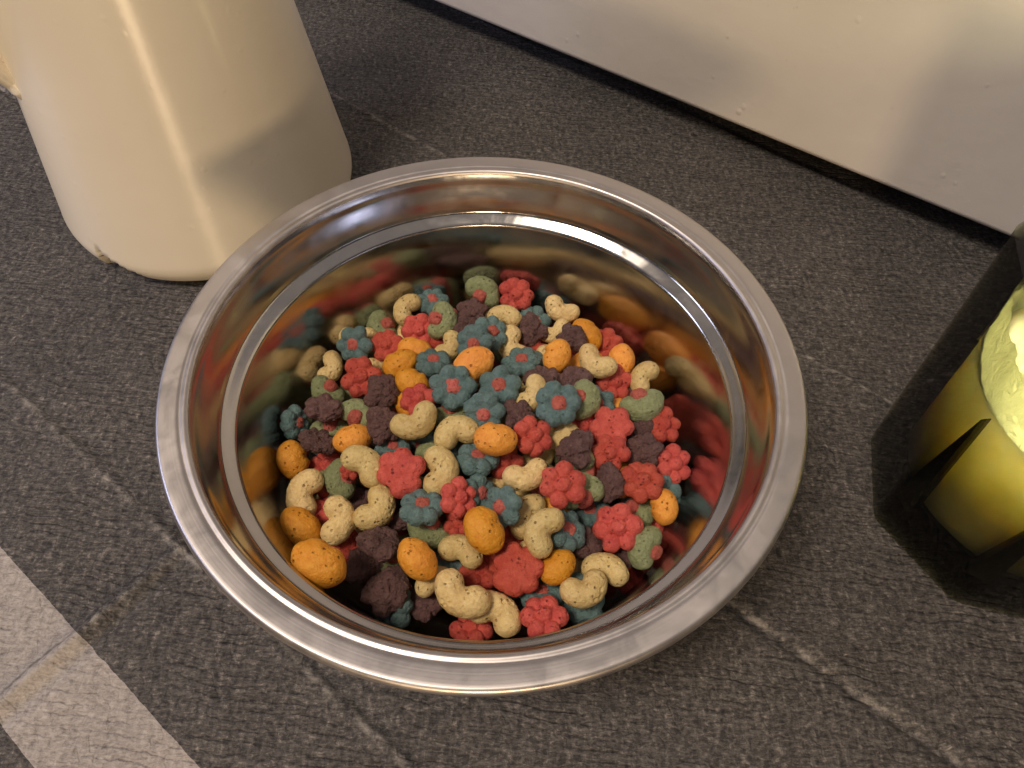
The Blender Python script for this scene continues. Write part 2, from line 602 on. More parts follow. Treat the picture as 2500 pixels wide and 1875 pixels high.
# ------------------------------------------------------------------ enamel jug
def build_jug():
    root = empty('enamel_jug', (-0.1339, 0.1441, 0))
    tag(root, 'cream enamel jug with side handle and chipped foot behind the steel bowl', 'jug')
    r0, k, rb, H = 0.0658, 0.151, 0.0135, 0.20
    prof = [(0, 0.0025), (r0 - rb - 0.006, 0.0025), (r0 - rb - 0.002, 0.0006), (r0 - rb, 0.0003)]
    for i in range(1, 15):
        a = math.pi / 2 * i / 14
        h = rb * (1 - math.cos(a))
        prof.append((r0 - rb + rb * math.sin(a) - k * h, 0.0003 + h))
    for h in np.linspace(0.016, H, 60):
        prof.append((r0 - k * h, h))
    rt = prof[-1][0]
    prof += [(rt + 0.0022, H + 0.001), (rt + 0.003, H + 0.0028), (rt + 0.0016, H + 0.0045), (rt - 0.001, H + 0.0035)]
    for h in np.linspace(H, 0.02, 20):
        prof.append((r0 - k * h - 0.0022, h))
    prof += [(r0 - 0.012, 0.007), (0, 0.006)]
    SEG = 420
    v, f = revolve(prof, SEG)
    V = np.array(v)
    az = np.degrees(np.arctan2(V[:, 1], V[:, 0]))
    # chipped place on the foot
    rnd = np.array([noise.fractal(Vector(x) * 260, 1.0, 2.0, 4) for x in V.tolist()])
    c = np.clip((az + 109.5) / 12.0, -1.2, 1.2)
    hlim = np.where(np.abs(c) < 1, 0.0165 * np.clip((1 - c) / 2, 0, 1) ** 0.45 * np.clip((1 + c) * 6, 0, 1) - 0.0015, -1)
    chipd = (hlim - V[:, 2]) / 0.010 + 0.07 * rnd
    outer = np.hypot(V[:, 0], V[:, 1]) > 0.035
    sel = (chipd > 0) & outer & (V[:, 2] < 0.02)
    rr = np.hypot(V[:, 0], V[:, 1])
    depth = np.where(sel, 0.0022 + 0.0014 * np.clip(chipd, 0, 1), 0)
    V[:, 0] *= 1 - depth / np.maximum(rr, 1e-6)
    V[:, 1] *= 1 - depth / np.maximum(rr, 1e-6)
    V[:, 2] += depth * 0.8 * (V[:, 2] < 0.006)
    o = mesh_obj('jug_body', V, f, [MAT['enamel'], MAT['chip']], root)
    mi = [1 if sum(bool(sel[i]) for i in p) >= 3 else 0 for p in f]
    o.data.polygons.foreach_set('material_index', mi)
    # strap handle, swept
    ang = math.radians(-146)
    er = Vector((math.cos(ang), math.sin(ang), 0))
    et = Vector((-math.sin(ang), math.cos(ang), 0))
    ez = Vector((0, 0, 1))
    up = 0.013
    path = smooth_profile([(r0 - k * (0.060 + up) - 0.004, 0.060 + up), (r0 - k * (0.068 + up) + 0.0015, 0.068 + up), (r0 - k * 0.09 + 0.010, 0.080 + up), (r0 + 0.010, 0.099 + up),
                           (r0 + 0.024, 0.124 + up), (r0 + 0.028, 0.158), (r0 + 0.016, 0.180), (r0 - 0.006, 0.190), (r0 - k * 0.189 - 0.004, 0.190)], 8)
    verts, faces = [], []
    for i, (r, z) in enumerate(path):
        a = path[max(0, i - 1)]
        b = path[min(len(path) - 1, i + 1)]
        tan = (er * (b[0] - a[0]) + ez * (b[1] - a[1])).normalized()
        nn = tan.cross(et).normalized()
        wth = 0.0105 if 4 < i < len(path) - 5 else 0.0125
        for q in range(20):
            t_ = 2 * math.pi * q / 20
            c_, s_ = math.cos(t_), math.sin(t_)
            pt = er * r + ez * z + et * (wth * math.copysign(abs(c_) ** 0.7, c_)) + nn * (0.0042 * math.copysign(abs(s_) ** 0.8, s_))
            verts.append(pt)
    n = len(path)
    for i in range(n - 1):
        for q in range(20):
            q2 = (q + 1) % 20
            faces.append((i * 20 + q, i * 20 + q2, (i + 1) * 20 + q2, (i + 1) * 20 + q))
    faces += [tuple(range(19, -1, -1)), tuple(range((n - 1) * 20, n * 20))]
    mesh_obj('handle', verts, faces, MAT['enamel'], root)
    # flat plate that fixes the handle to the wall of the jug
    verts, faces = [], []
    hs = np.linspace(0.0785, 0.198, 28)
    for h in hs:
        w = 0.0135 * min(1.0, ((h - 0.075) / 0.030)) ** 0.6
        for j in range(13):
            u = -1 + 2 * j / 12
            th = 0.0022 * (1 - abs(u) ** 6)
            rr_ = r0 - k * h + th - 0.0004
            aa = ang + u * w / rr_
            verts.append((rr_ * math.cos(aa), rr_ * math.sin(aa), h))
    for i in range(len(hs) - 1):
        for j in range(12):
            faces.append((i * 13 + j, i * 13 + j + 1, (i + 1) * 13 + j + 1, (i + 1) * 13 + j))
    mesh_obj('handle_plate', verts, faces, MAT['enamel'], root)


build_jug()


# ------------------------------------------------------------------ candle in an octagonal glass
def build_candle():
    C = (0.1790, -0.0045)
    root = empty('candle_jar', (*C, 0))
    tag(root, 'lit amber candle in a smoked octagonal glass jar beside the steel bowl', 'candle')
    a0 = math.radians(32.6 + 22.5)

    def octring(r, z, n_per=6, soft=0.10):
        """octagon with slightly rounded corners"""
        pts = []
        for kk in range(8):
            A = a0 + kk * math.pi / 4
            p0 = Vector((math.cos(A - math.pi / 4), math.sin(A - math.pi / 4), 0))
            p1 = Vector((math.cos(A), math.sin(A), 0))
            p2 = Vector((math.cos(A + math.pi / 4), math.sin(A + math.pi / 4), 0))
            s = p1.lerp(p0, soft)
            e = p1.lerp(p2, soft)
            for q in range(n_per):
                t_ = q / (n_per - 1)
                pt = (s.lerp(p1, t_)).lerp(p1.lerp(e, t_), t_)
                pts.append((pt.x * r, pt.y * r, z))
        return pts

    def ringmesh(rings, close_first=True, close_last=True):
        n = len(rings[0])
        verts = [p for r in rings for p in r]
        faces = []
        for i in range(len(rings) - 1):
            for q in range(n):
                q2 = (q + 1) % n
                faces.append((i * n + q, i * n + q2, (i + 1) * n + q2, (i + 1) * n + q))
        if close_first:
            faces.append(tuple(range(n - 1, -1, -1)))
        if close_last:
            faces.append(tuple((len(rings) - 1) * n + q for q in range(n)))
        return verts, faces
    RO, HT = 0.0452, 0.104
    fl = lambda h: RO * (1 + 0.10 * h / HT)
    rings = [octring(RO * 0.975, 0.0004), octring(RO * 0.993, 0.0010), octring(RO, 0.0025)]
    for h in np.linspace(0.010, HT - 0.002, 8):
        rings.append(octring(fl(h), h))
    rings += [octring(fl(HT) - 0.0012, HT), octring(fl(HT) - 0.004, HT), octring(fl(HT) - 0.0055, HT - 0.002)]
    n = 48

    def circ(r, z):
        return [(r * math.cos(a), r * math.sin(a), z) for a in
                [a0 - math.pi / 8 * 0 + 2 * math.pi * (q - 2.5) / n for q in range(n)]]

    def blend(h, t):
        A = octring(fl(h) - 0.0062, h, soft=0.25)
        B = circ(0.0368 + 0.0028 * h / HT, h)
        return [tuple(np.array(x) * (1 - t) + np.array(y) * t) for x, y in zip(A, B)]
    for h in np.linspace(HT - 0.006, 0.022, 10):
        rings.append(blend(h, 0.75))
    rings += [blend(0.0165, 0.8), [tuple(np.array(p) * (0.86, 0.86, 1)) for p in circ(0.0368, 0.0135)], circ(0.012, 0.0125)]
    v, f = ringmesh(rings)
    o = mesh_obj('glass_jar', v, f, MAT['glass'], root)
    o.data.set_sharp_from_angle(angle=math.radians(16))
    # wax burnt down in the middle, a thin wall left standing round the edge
    gap = 0.0006
    rw = [[(x * 0.975, y * 0.975, z) for x, y, z in circ(0.012, 0.0136)]]
    rw.append([(x, y, 0.0145) for x, y, z in circ(0.0300, 0)])
    for h in (0.0172, 0.022, 0.030, 0.040, 0.050, 0.058, 0.064):
        rw.append([((x * (1 - gap / 0.036)) * 0.985, (y * (1 - gap / 0.036)) * 0.985, h) for x, y, _ in blend(h, 0.8)])
    for r, h in ((0.0335, 0.0665), (0.0310, 0.0655), (0.0270, 0.056), (0.0235, 0.047), (0.019, 0.043), (0.006, 0.0415)):
        rw.append([(x, y, h + 0.0012 * math.sin(3 * math.atan2(y, x))) for x, y, _ in circ(r, h)])
    v, f = ringmesh(rw)
    mesh_obj('wax', v, f, MAT['wax'], root)
    for kk in range(8):  # dark strips added to imitate the refraction at the glass corners
        A = a0 + kk * math.pi / 4
        ca, sa = math.cos(A), math.sin(A)
        rv, rf = [], []
        hs = np.linspace(0.0128, 0.0630, 9)
        for h in hs:
            w = 0.0034 * (1 - (h - 0.0128) / 0.0505) + 0.00015
            ro, ri = 0.0405, 0.0352
            for (rr_, tt_) in ((ri, -w), (ro, -w * 1.1), (ro, w * 1.1), (ri, w)):
                rv.append((rr_ * ca - tt_ * sa, rr_ * sa + tt_ * ca, h))
        for i in range(len(hs) - 1):
            for q in range(4):
                q2 = (q + 1) % 4
                rf.append((i * 4 + q, i * 4 + q2, (i + 1) * 4 + q2, (i + 1) * 4 + q))
        rf += [(3, 2, 1, 0), tuple((len(hs) - 1) * 4 + q for q in range(4))]
        mesh_obj('refraction_strip', rv, rf, MAT['rib'], root, smooth=False)
    # wax film smeared up the inside of the glass
    verts, faces = [], []
    nu, nv = 320, 26
    for i in range(nv):
        t_ = i / (nv - 1)
        for j in range(nu):
            a = 2 * math.pi * j / nu
            hh = 0.0815 + 0.004 * math.sin(2 * a + 0.8) + 0.003 * math.sin(5 * a + 1) + 0.0022 * noise.fractal(Vector((math.cos(a) * 7, math.sin(a) * 7, 1)), 0.8, 2.0, 5)
            h = 0.0640 + (hh - 0.0640) * t_
            r = 0.0374 + 0.0012 * t_ - 0.0012 * abs(noise.noise(Vector((math.cos(a) * 9, math.sin(a) * 9, h * 220))))
            verts.append((r * math.cos(a), r * math.sin(a), h))
    for i in range(nv - 1):
        for j in range(nu):
            j2 = (j + 1) % nu
            faces.append((i * nu + j, i * nu + j2, (i + 1) * nu + j2, (i + 1) * nu + j))
    fo = mesh_obj('wax_film', verts, faces, MAT['film'], root)
    v, f = revolve([(0, 0.040), (0.0011, 0.040), (0.0011, 0.048), (0.0007, 0.052), (0, 0.0525)], 12)
    mesh_obj('wick', v, f, MAT['wick'], root)
    ft = NT('flame')
    ft.bsdf.inputs['Base Color'].default_value = (0, 0, 0, 1)
    ft.bsdf.inputs['Emission Color'].default_value = (1.0, 0.72, 0.30, 1)
    ft.bsdf.inputs['Emission Strength'].default_value = 25
    v, f = revolve([(0, 0.050), (0.0022, 0.052), (0.0036, 0.056), (0.0034, 0.060), (0.0020, 0.066), (0.0007, 0.071), (0, 0.0735)], 20)
    mesh_obj('flame', v, f, ft.mat, root)
    pl = bpy.data.lights.new('candle_flame', 'POINT')
    pl.energy = 0.95
    pl.color = (1.0, 0.88, 0.64)
    pl.shadow_soft_size = 0.005
    po = bpy.data.objects.new('candle_flame', pl)
    po.location = (0, 0, 0.0795)

    link(po, root)


build_candle()

# ------------------------------------------------------------------ steel bowl
RIM_Z = 0.068
WALL = [(0.0773, -0.0145), (0.07335, -0.0187), (0.0720, -0.0240), (0.0706, -0.0300), (0.0692, -0.0360), (0.0677, -0.0420), (0.0655, -0.0490), (0.0605, -0.0570), (0.0515, -0.0630), (0.0410, -0.0657), (0.030, -0.0664)]


def wall_r(z):
    """inner radius of the bowl at height z (relative to the rim)"""
    zs = [-p[1] for p in WALL][::1]
    return float(np.interp(-z, zs, [p[0] for p in WALL]))


def build_bowl():
    root = empty('steel_bowl', (0, 0, 0))
    tag(root, 'polished stainless steel mixing bowl with flat rim full of fruit cereal', 'bowl')
    inner = [(0.0812, -0.0012), (0.0806, -0.0030), (0.0800, -0.0055), (0.0786, -0.0100), (0.0775, -0.0138)]
    step = [(0.07735, -0.01455), (0.0772, -0.0150), (0.0768, -0.0154), (0.0761, -0.0159), (0.0752, -0.0165), (0.0744, -0.01705), (0.0738, -0.0175), (0.0735, -0.0180), (0.07335, -0.0187)]
    low = smooth_profile(WALL[1:] + [(0.0, -0.0666)], 6)
    ip = smooth_profile(inner, 4) + step[:-1] + low
    outer = [(0, -0.0676), (0.030, -0.0676), (0.0412, -0.0668), (0.0520, -0.0640), (0.0612, -0.0578), (0.0664, -0.0495), (0.0686, -0.0424), (0.0715, -0.0302), (0.0729, -0.0242), (0.0745, -0.0192), (0.0786, -0.0150), (0.0797, -0.0095), (0.0810, -0.0045), (0.0818, -0.0024)]
    zz = lambda P: [(max(r, 0), z + RIM_Z) for r, z in P]
    ip[-1] = (0, ip[-1][1])
    v, f = revolve(zz(ip + outer), 256)
    mesh_obj('bowl_wall', v, f, MAT['steel'], root)
    # flat rim with a rolled lip
    rp = [(0.0811, -0.0014), (0.08125, -0.0007), (0.0817, -0.00018), (0.0823, 0.0), (0.0829, -0.00010), (0.0833, -0.00035), (0.0838, -0.00030), (0.0841, -0.00012), (0.0844, -0.00004), (0.0848, -0.00002), (0.0855, -0.00001), (0.0866, 0.0), (0.0878, 0.0), (0.0886, -0.00002), (0.0890, -0.00010),
          (0.0894, -0.00035), (0.0897, -0.00075), (0.0899, -0.0013), (0.0900, -0.0021), (0.0898, -0.0031), (0.0892, -0.0037), (0.0884, -0.0036), (0.0880, -0.0029), (0.0878, -0.0016), (0.0850, -0.0013), (0.0822, -0.0014), (0.0817, -0.0022)]
    v, f = revolve(zz(rp), 320)
    mesh_obj('rim', v, f, MAT['steel_rim'], root)


build_bowl()


# ------------------------------------------------------------------ cereal puff meshes
def ico(sub):
    bm = bmesh.new()
    bmesh.ops.create_icosphere(bm, subdivisions=sub, radius=1.0)
    V = np.array([v.co[:] for v in bm.verts])
    F = [tuple(v.index for v in f.verts) for f in bm.faces]
    bm.free()
    return V / np.linalg.norm(V, axis=1)[:, None], F


ICO_LO = ico(6)   # 10k points
mm = 0.001


def radial(D, balls, k, flat=None):
    """push unit directions out to a smooth union of ellipsoids (centre, radii)"""
    def sdf(Pt):
        acc = None
        for c, r in balls:
            q = (Pt - c) / r
            l = np.linalg.norm(q, axis=1)
            d = (l - 1) * np.min(r)
            e = np.exp(-np.clip(d / k, -60, 60))
            acc = e if acc is None else acc + e
        return -k * np.log(np.maximum(acc, 1e-30))
    # outermost crossing: march inwards
    rs = np.linspace(12, 0.4, 60)
    hit = np.full(len(D), 0.4)
    done = np.zeros(len(D), bool)
    for a, b in zip(rs[:-1], rs[1:]):
        s = sdf(D * b)
        new = (~done) & (s < 0)
        hit[new] = b
        done |= new
    lo = hit.copy()
    hi = hit + (rs[0] - rs[1])
    for _ in range(12):
        m = (lo + hi) / 2
        s = sdf(D * m[:, None])
        ins = s < 0
        lo = np.where(ins, m, lo)
        hi = np.where(ins, hi, m)
    return D * ((lo + hi) / 2)[:, None]


def fract(Pt, freq, octv, seed):
    off = Vector((seed * 7.3, seed * 3.1, seed * 5.7))
    return np.array([noise.fractal(Vector(p) * freq + off, 0.9, 2.1, octv) for p in Pt.tolist()])


def relax_noise(P0, D, seed, amp_lo, f_lo, amp_hi, f_hi, pits, rng, pit_r=(0.45, 0.9), pit_d=(0.25, 0.6)):
    n = P0 / np.maximum(np.linalg.norm(P0, axis=1)[:, None], 1e-6)
    disp = amp_lo * fract(P0, f_lo, 2, seed) + amp_hi * fract(P0, f_hi, 4, seed + 5)
    for _ in range(pits):
        c = P0[rng.randrange(len(P0))]
        rr = rng.uniform(*pit_r)
        dd = np.linalg.norm((P0 - c) * (1, 1, 1), axis=1)
        disp -= rng.uniform(*pit_d) * np.clip(1 - (dd / rr) ** 2, 0, 1) ** 0.6
    return P0 + n * disp[:, None]


def bend(Pt, R):
    a = Pt[:, 0] / R
    return np.stack([(R - Pt[:, 1]) * np.sin(a), R - (R - Pt[:, 1]) * np.cos(a), Pt[:, 2]], 1)


def crescent(rng, D, R, half, rm, re, th, k):
    """fat bent tube: balls along an arc, thicker at the ends, notch on +y"""
    balls = []
    for i in range(7):
        u = -1 + 2 * i / 6
        a = u * half
        r = rm + (re[0] if u < 0 else re[1]) * abs(u) ** 1.5
        balls.append((np.array([R * math.sin(a), R - R * math.cos(a) - 1.6, 0]), np.array([r, r, r * th])))
    return radial(D, balls, k)


def kidney(rng, base, seed):
    D, F = base
    R = rng.uniform(3.9, 5.0)
    half = rng.uniform(0.98, 1.18) * (4.5 / R) ** 0.8
    Q = crescent(rng, D, R, half, rng.uniform(3.7, 4.0), (rng.uniform(-0.25, 0.35), rng.uniform(-0.25, 0.4)), rng.uniform(1.0, 1.12), 0.22)
    Q = relax_noise(Q, D, seed, 0.30, 0.16, 0.12, 0.75, rng.randint(8, 16), rng)
    Q[:, 1] -= (Q[:, 1].max() + Q[:, 1].min()) / 2
    return Q, F


def orange(rng, base, seed):
    D, F = base
    L, Wd, Th = rng.uniform(6.5, 7.2), rng.uniform(5.2, 5.8), rng.uniform(4.9, 5.5)
    Q = D * (L, Wd, Th)
    Q[:, 1] *= 1 - 0.13 * np.exp(-(Q[:, 0] / 2.2) ** 2) * (Q[:, 1] > 0)
    Q = relax_noise(Q, D, seed, 0.5, 0.14, 0.07, 0.8, rng.randint(5, 10), rng, (0.4, 1.0), (0.2, 0.55))
    Q = bend(Q, rng.uniform(10.0, 20))
    Q[:, 1] -= Q[:, 1].mean()
    return Q, F


def raspberry(rng, base, seed):
    D, F = base
    nl = rng.choice([6, 6, 7])
    balls = [(np.array([0, 0, -0.9]), np.array([5.4, 5.4, 2.5])), (np.array([0.2, 0, 1.5]), np.array([2.9, 2.8, 3.0]))]
    for i in range(nl):
        a = 2 * math.pi * (i + rng.uniform(-0.15, 0.15)) / nl
        r = rng.uniform(4.5, 5.0)
        s = rng.uniform(2.75, 3.15)
        balls.append((np.array([r * math.cos(a), r * math.sin(a), rng.uniform(-0.1, 0.7)]), np.array([s, s, 3.1])))
    Q = radial(D, balls, 0.20)
    low = Q[:, 2] < -2.2
    Q[low, 2] = -2.2 + (Q[low, 2] + 2.2) * 0.35
    Q = relax_noise(Q, D, seed, 0.35, 0.25, 0.14, 0.9, 6, rng)
    return Q, F


def grape(rng, base, seed):
    D, F = base
    balls = [(np.array([0, 0, 0]), np.array([5.2, 4.4, 2.9]))]
    for i in range(13):
        a = rng.uniform(0, 2 * math.pi)
        rr = math.sqrt(rng.uniform(0.05, 1))
        s = rng.uniform(1.8, 2.6)
        balls.append((np.array([5.0 * rr * math.cos(a), 4.0 * rr * math.sin(a), rng.uniform(-0.4, 1.9) * (1.15 - rr * 0.6)]), np.array([s, s, s])))
    Q = radial(D, balls, 0.14)
    low = Q[:, 2] < -2.4
    Q[low, 2] = -2.4 + (Q[low, 2] + 2.4) * 0.4
    Q = relax_noise(Q, D, seed, 0.5, 0.3, 0.42, 0.85, 20, rng, (0.4, 0.9), (0.3, 0.7))
    return Q, F


def flower(rng, base, seed):
    D, F = base
    nl = 6 if rng.random() < 0.6 else 7
    balls = [(np.array([0, 0, 0]), np.array([5.7, 5.7, 2.7]))]
    for i in range(nl):
        a = 2 * math.pi * (i + rng.uniform(-0.12, 0.12)) / nl
        r = rng.uniform(4.5, 4.9)
        s = rng.uniform(2.8, 3.2)
        balls.append((np.array([r * math.cos(a), r * math.sin(a), rng.uniform(-0.3, 0.3)]), np.array([s, s, 3.1])))
    Q = radial(D, balls, 0.22)
    Q = relax_noise(Q, D, seed, 0.35, 0.25, 0.20, 0.9, 10, rng)
    return Q, F


def flower_core(rng, base, seed):
    D, F = base
    e = 3.2
    nrm = (np.abs(D) ** e).sum(1) ** (1 / e)
    Q = D / nrm[:, None] * (2.65, 2.65, 3.35)
    Q = relax_noise(Q, D, seed, 0.35, 0.4, 0.22, 1.2, 7, rng, (0.35, 0.6), (0.3, 0.6))
    return Q, F


def melon(rng, base, seed):
    D, F = base
    Q = crescent(rng, D, 4.4, rng.uniform(1.08, 1.2), rng.uniform(4.0, 4.3), (-0.5, -0.3), 1.08, 0.2)
    Q = relax_noise(Q, D, seed, 0.4, 0.2, 0.17, 0.8, 8, rng)
    Q[:, 1] -= 0.8
    return Q, F


def melon_core(rng, base, seed):
    D, F = base
    e = 2.6
    nrm = (np.abs(D) ** e).sum(1) ** (1 / e)
    Q = D / nrm[:, None] * (3.0, 3.0, 5.0)
    Q = relax_noise(Q, D, seed, 0.3, 0.3, 0.18, 1.0, 5, rng, (0.35, 0.6), (0.3, 0.6))
    Q[:, 1] += 1.6
    return Q, F


GEN = dict(T=kidney, O=orange, R=raspberry, P=grape, B=flower, G=melon)
CORE = dict(B=flower_core, G=melon_core)
NAME = dict(T='kidney_puff', O='orange_puff', R='raspberry_puff', P='grape_puff', B='flower_puff', G='melon_puff')
CORE_NAME = dict(B='flower_centre', G='pink_filling')


def to_mesh(name, Q, F, mat):
    me = bpy.data.meshes.new(name)
    n = len(Q)
    me.vertices.add(n)
    me.vertices.foreach_set('co', (Q * mm).ravel())
    fa = np.array(F, dtype=np.int32)
    me.loops.add(fa.size)
    me.loops.foreach_set('vertex_index', fa.ravel())
    me.polygons.add(len(fa))
    me.polygons.foreach_set('loop_start', np.arange(0, fa.size, 3, dtype=np.int32))
    me.polygons.foreach_set('use_smooth', [True] * len(fa))
    me.update(calc_edges=True)
    me.materials.append(mat)
    return me


LIB = {}
rng = random.Random(11)
for kk, fn in GEN.items():
    LIB[kk] = []
    for vi in range({'T': 7, 'O': 5, 'R': 5, 'P': 5, 'B': 5, 'G': 4}[kk]):
        sd = rng.randrange(1000)
        Q, F = fn(rng, ICO_LO, sd)
        core = None
        if kk in CORE:
            CQ, CF = CORE[kk](rng, ico(4), sd + 3)
            core = to_mesh(CORE_NAME[kk], CQ, CF, MAT['K'])
        LIB[kk].append((to_mesh(NAME[kk], Q, F, MAT[kk]), core))

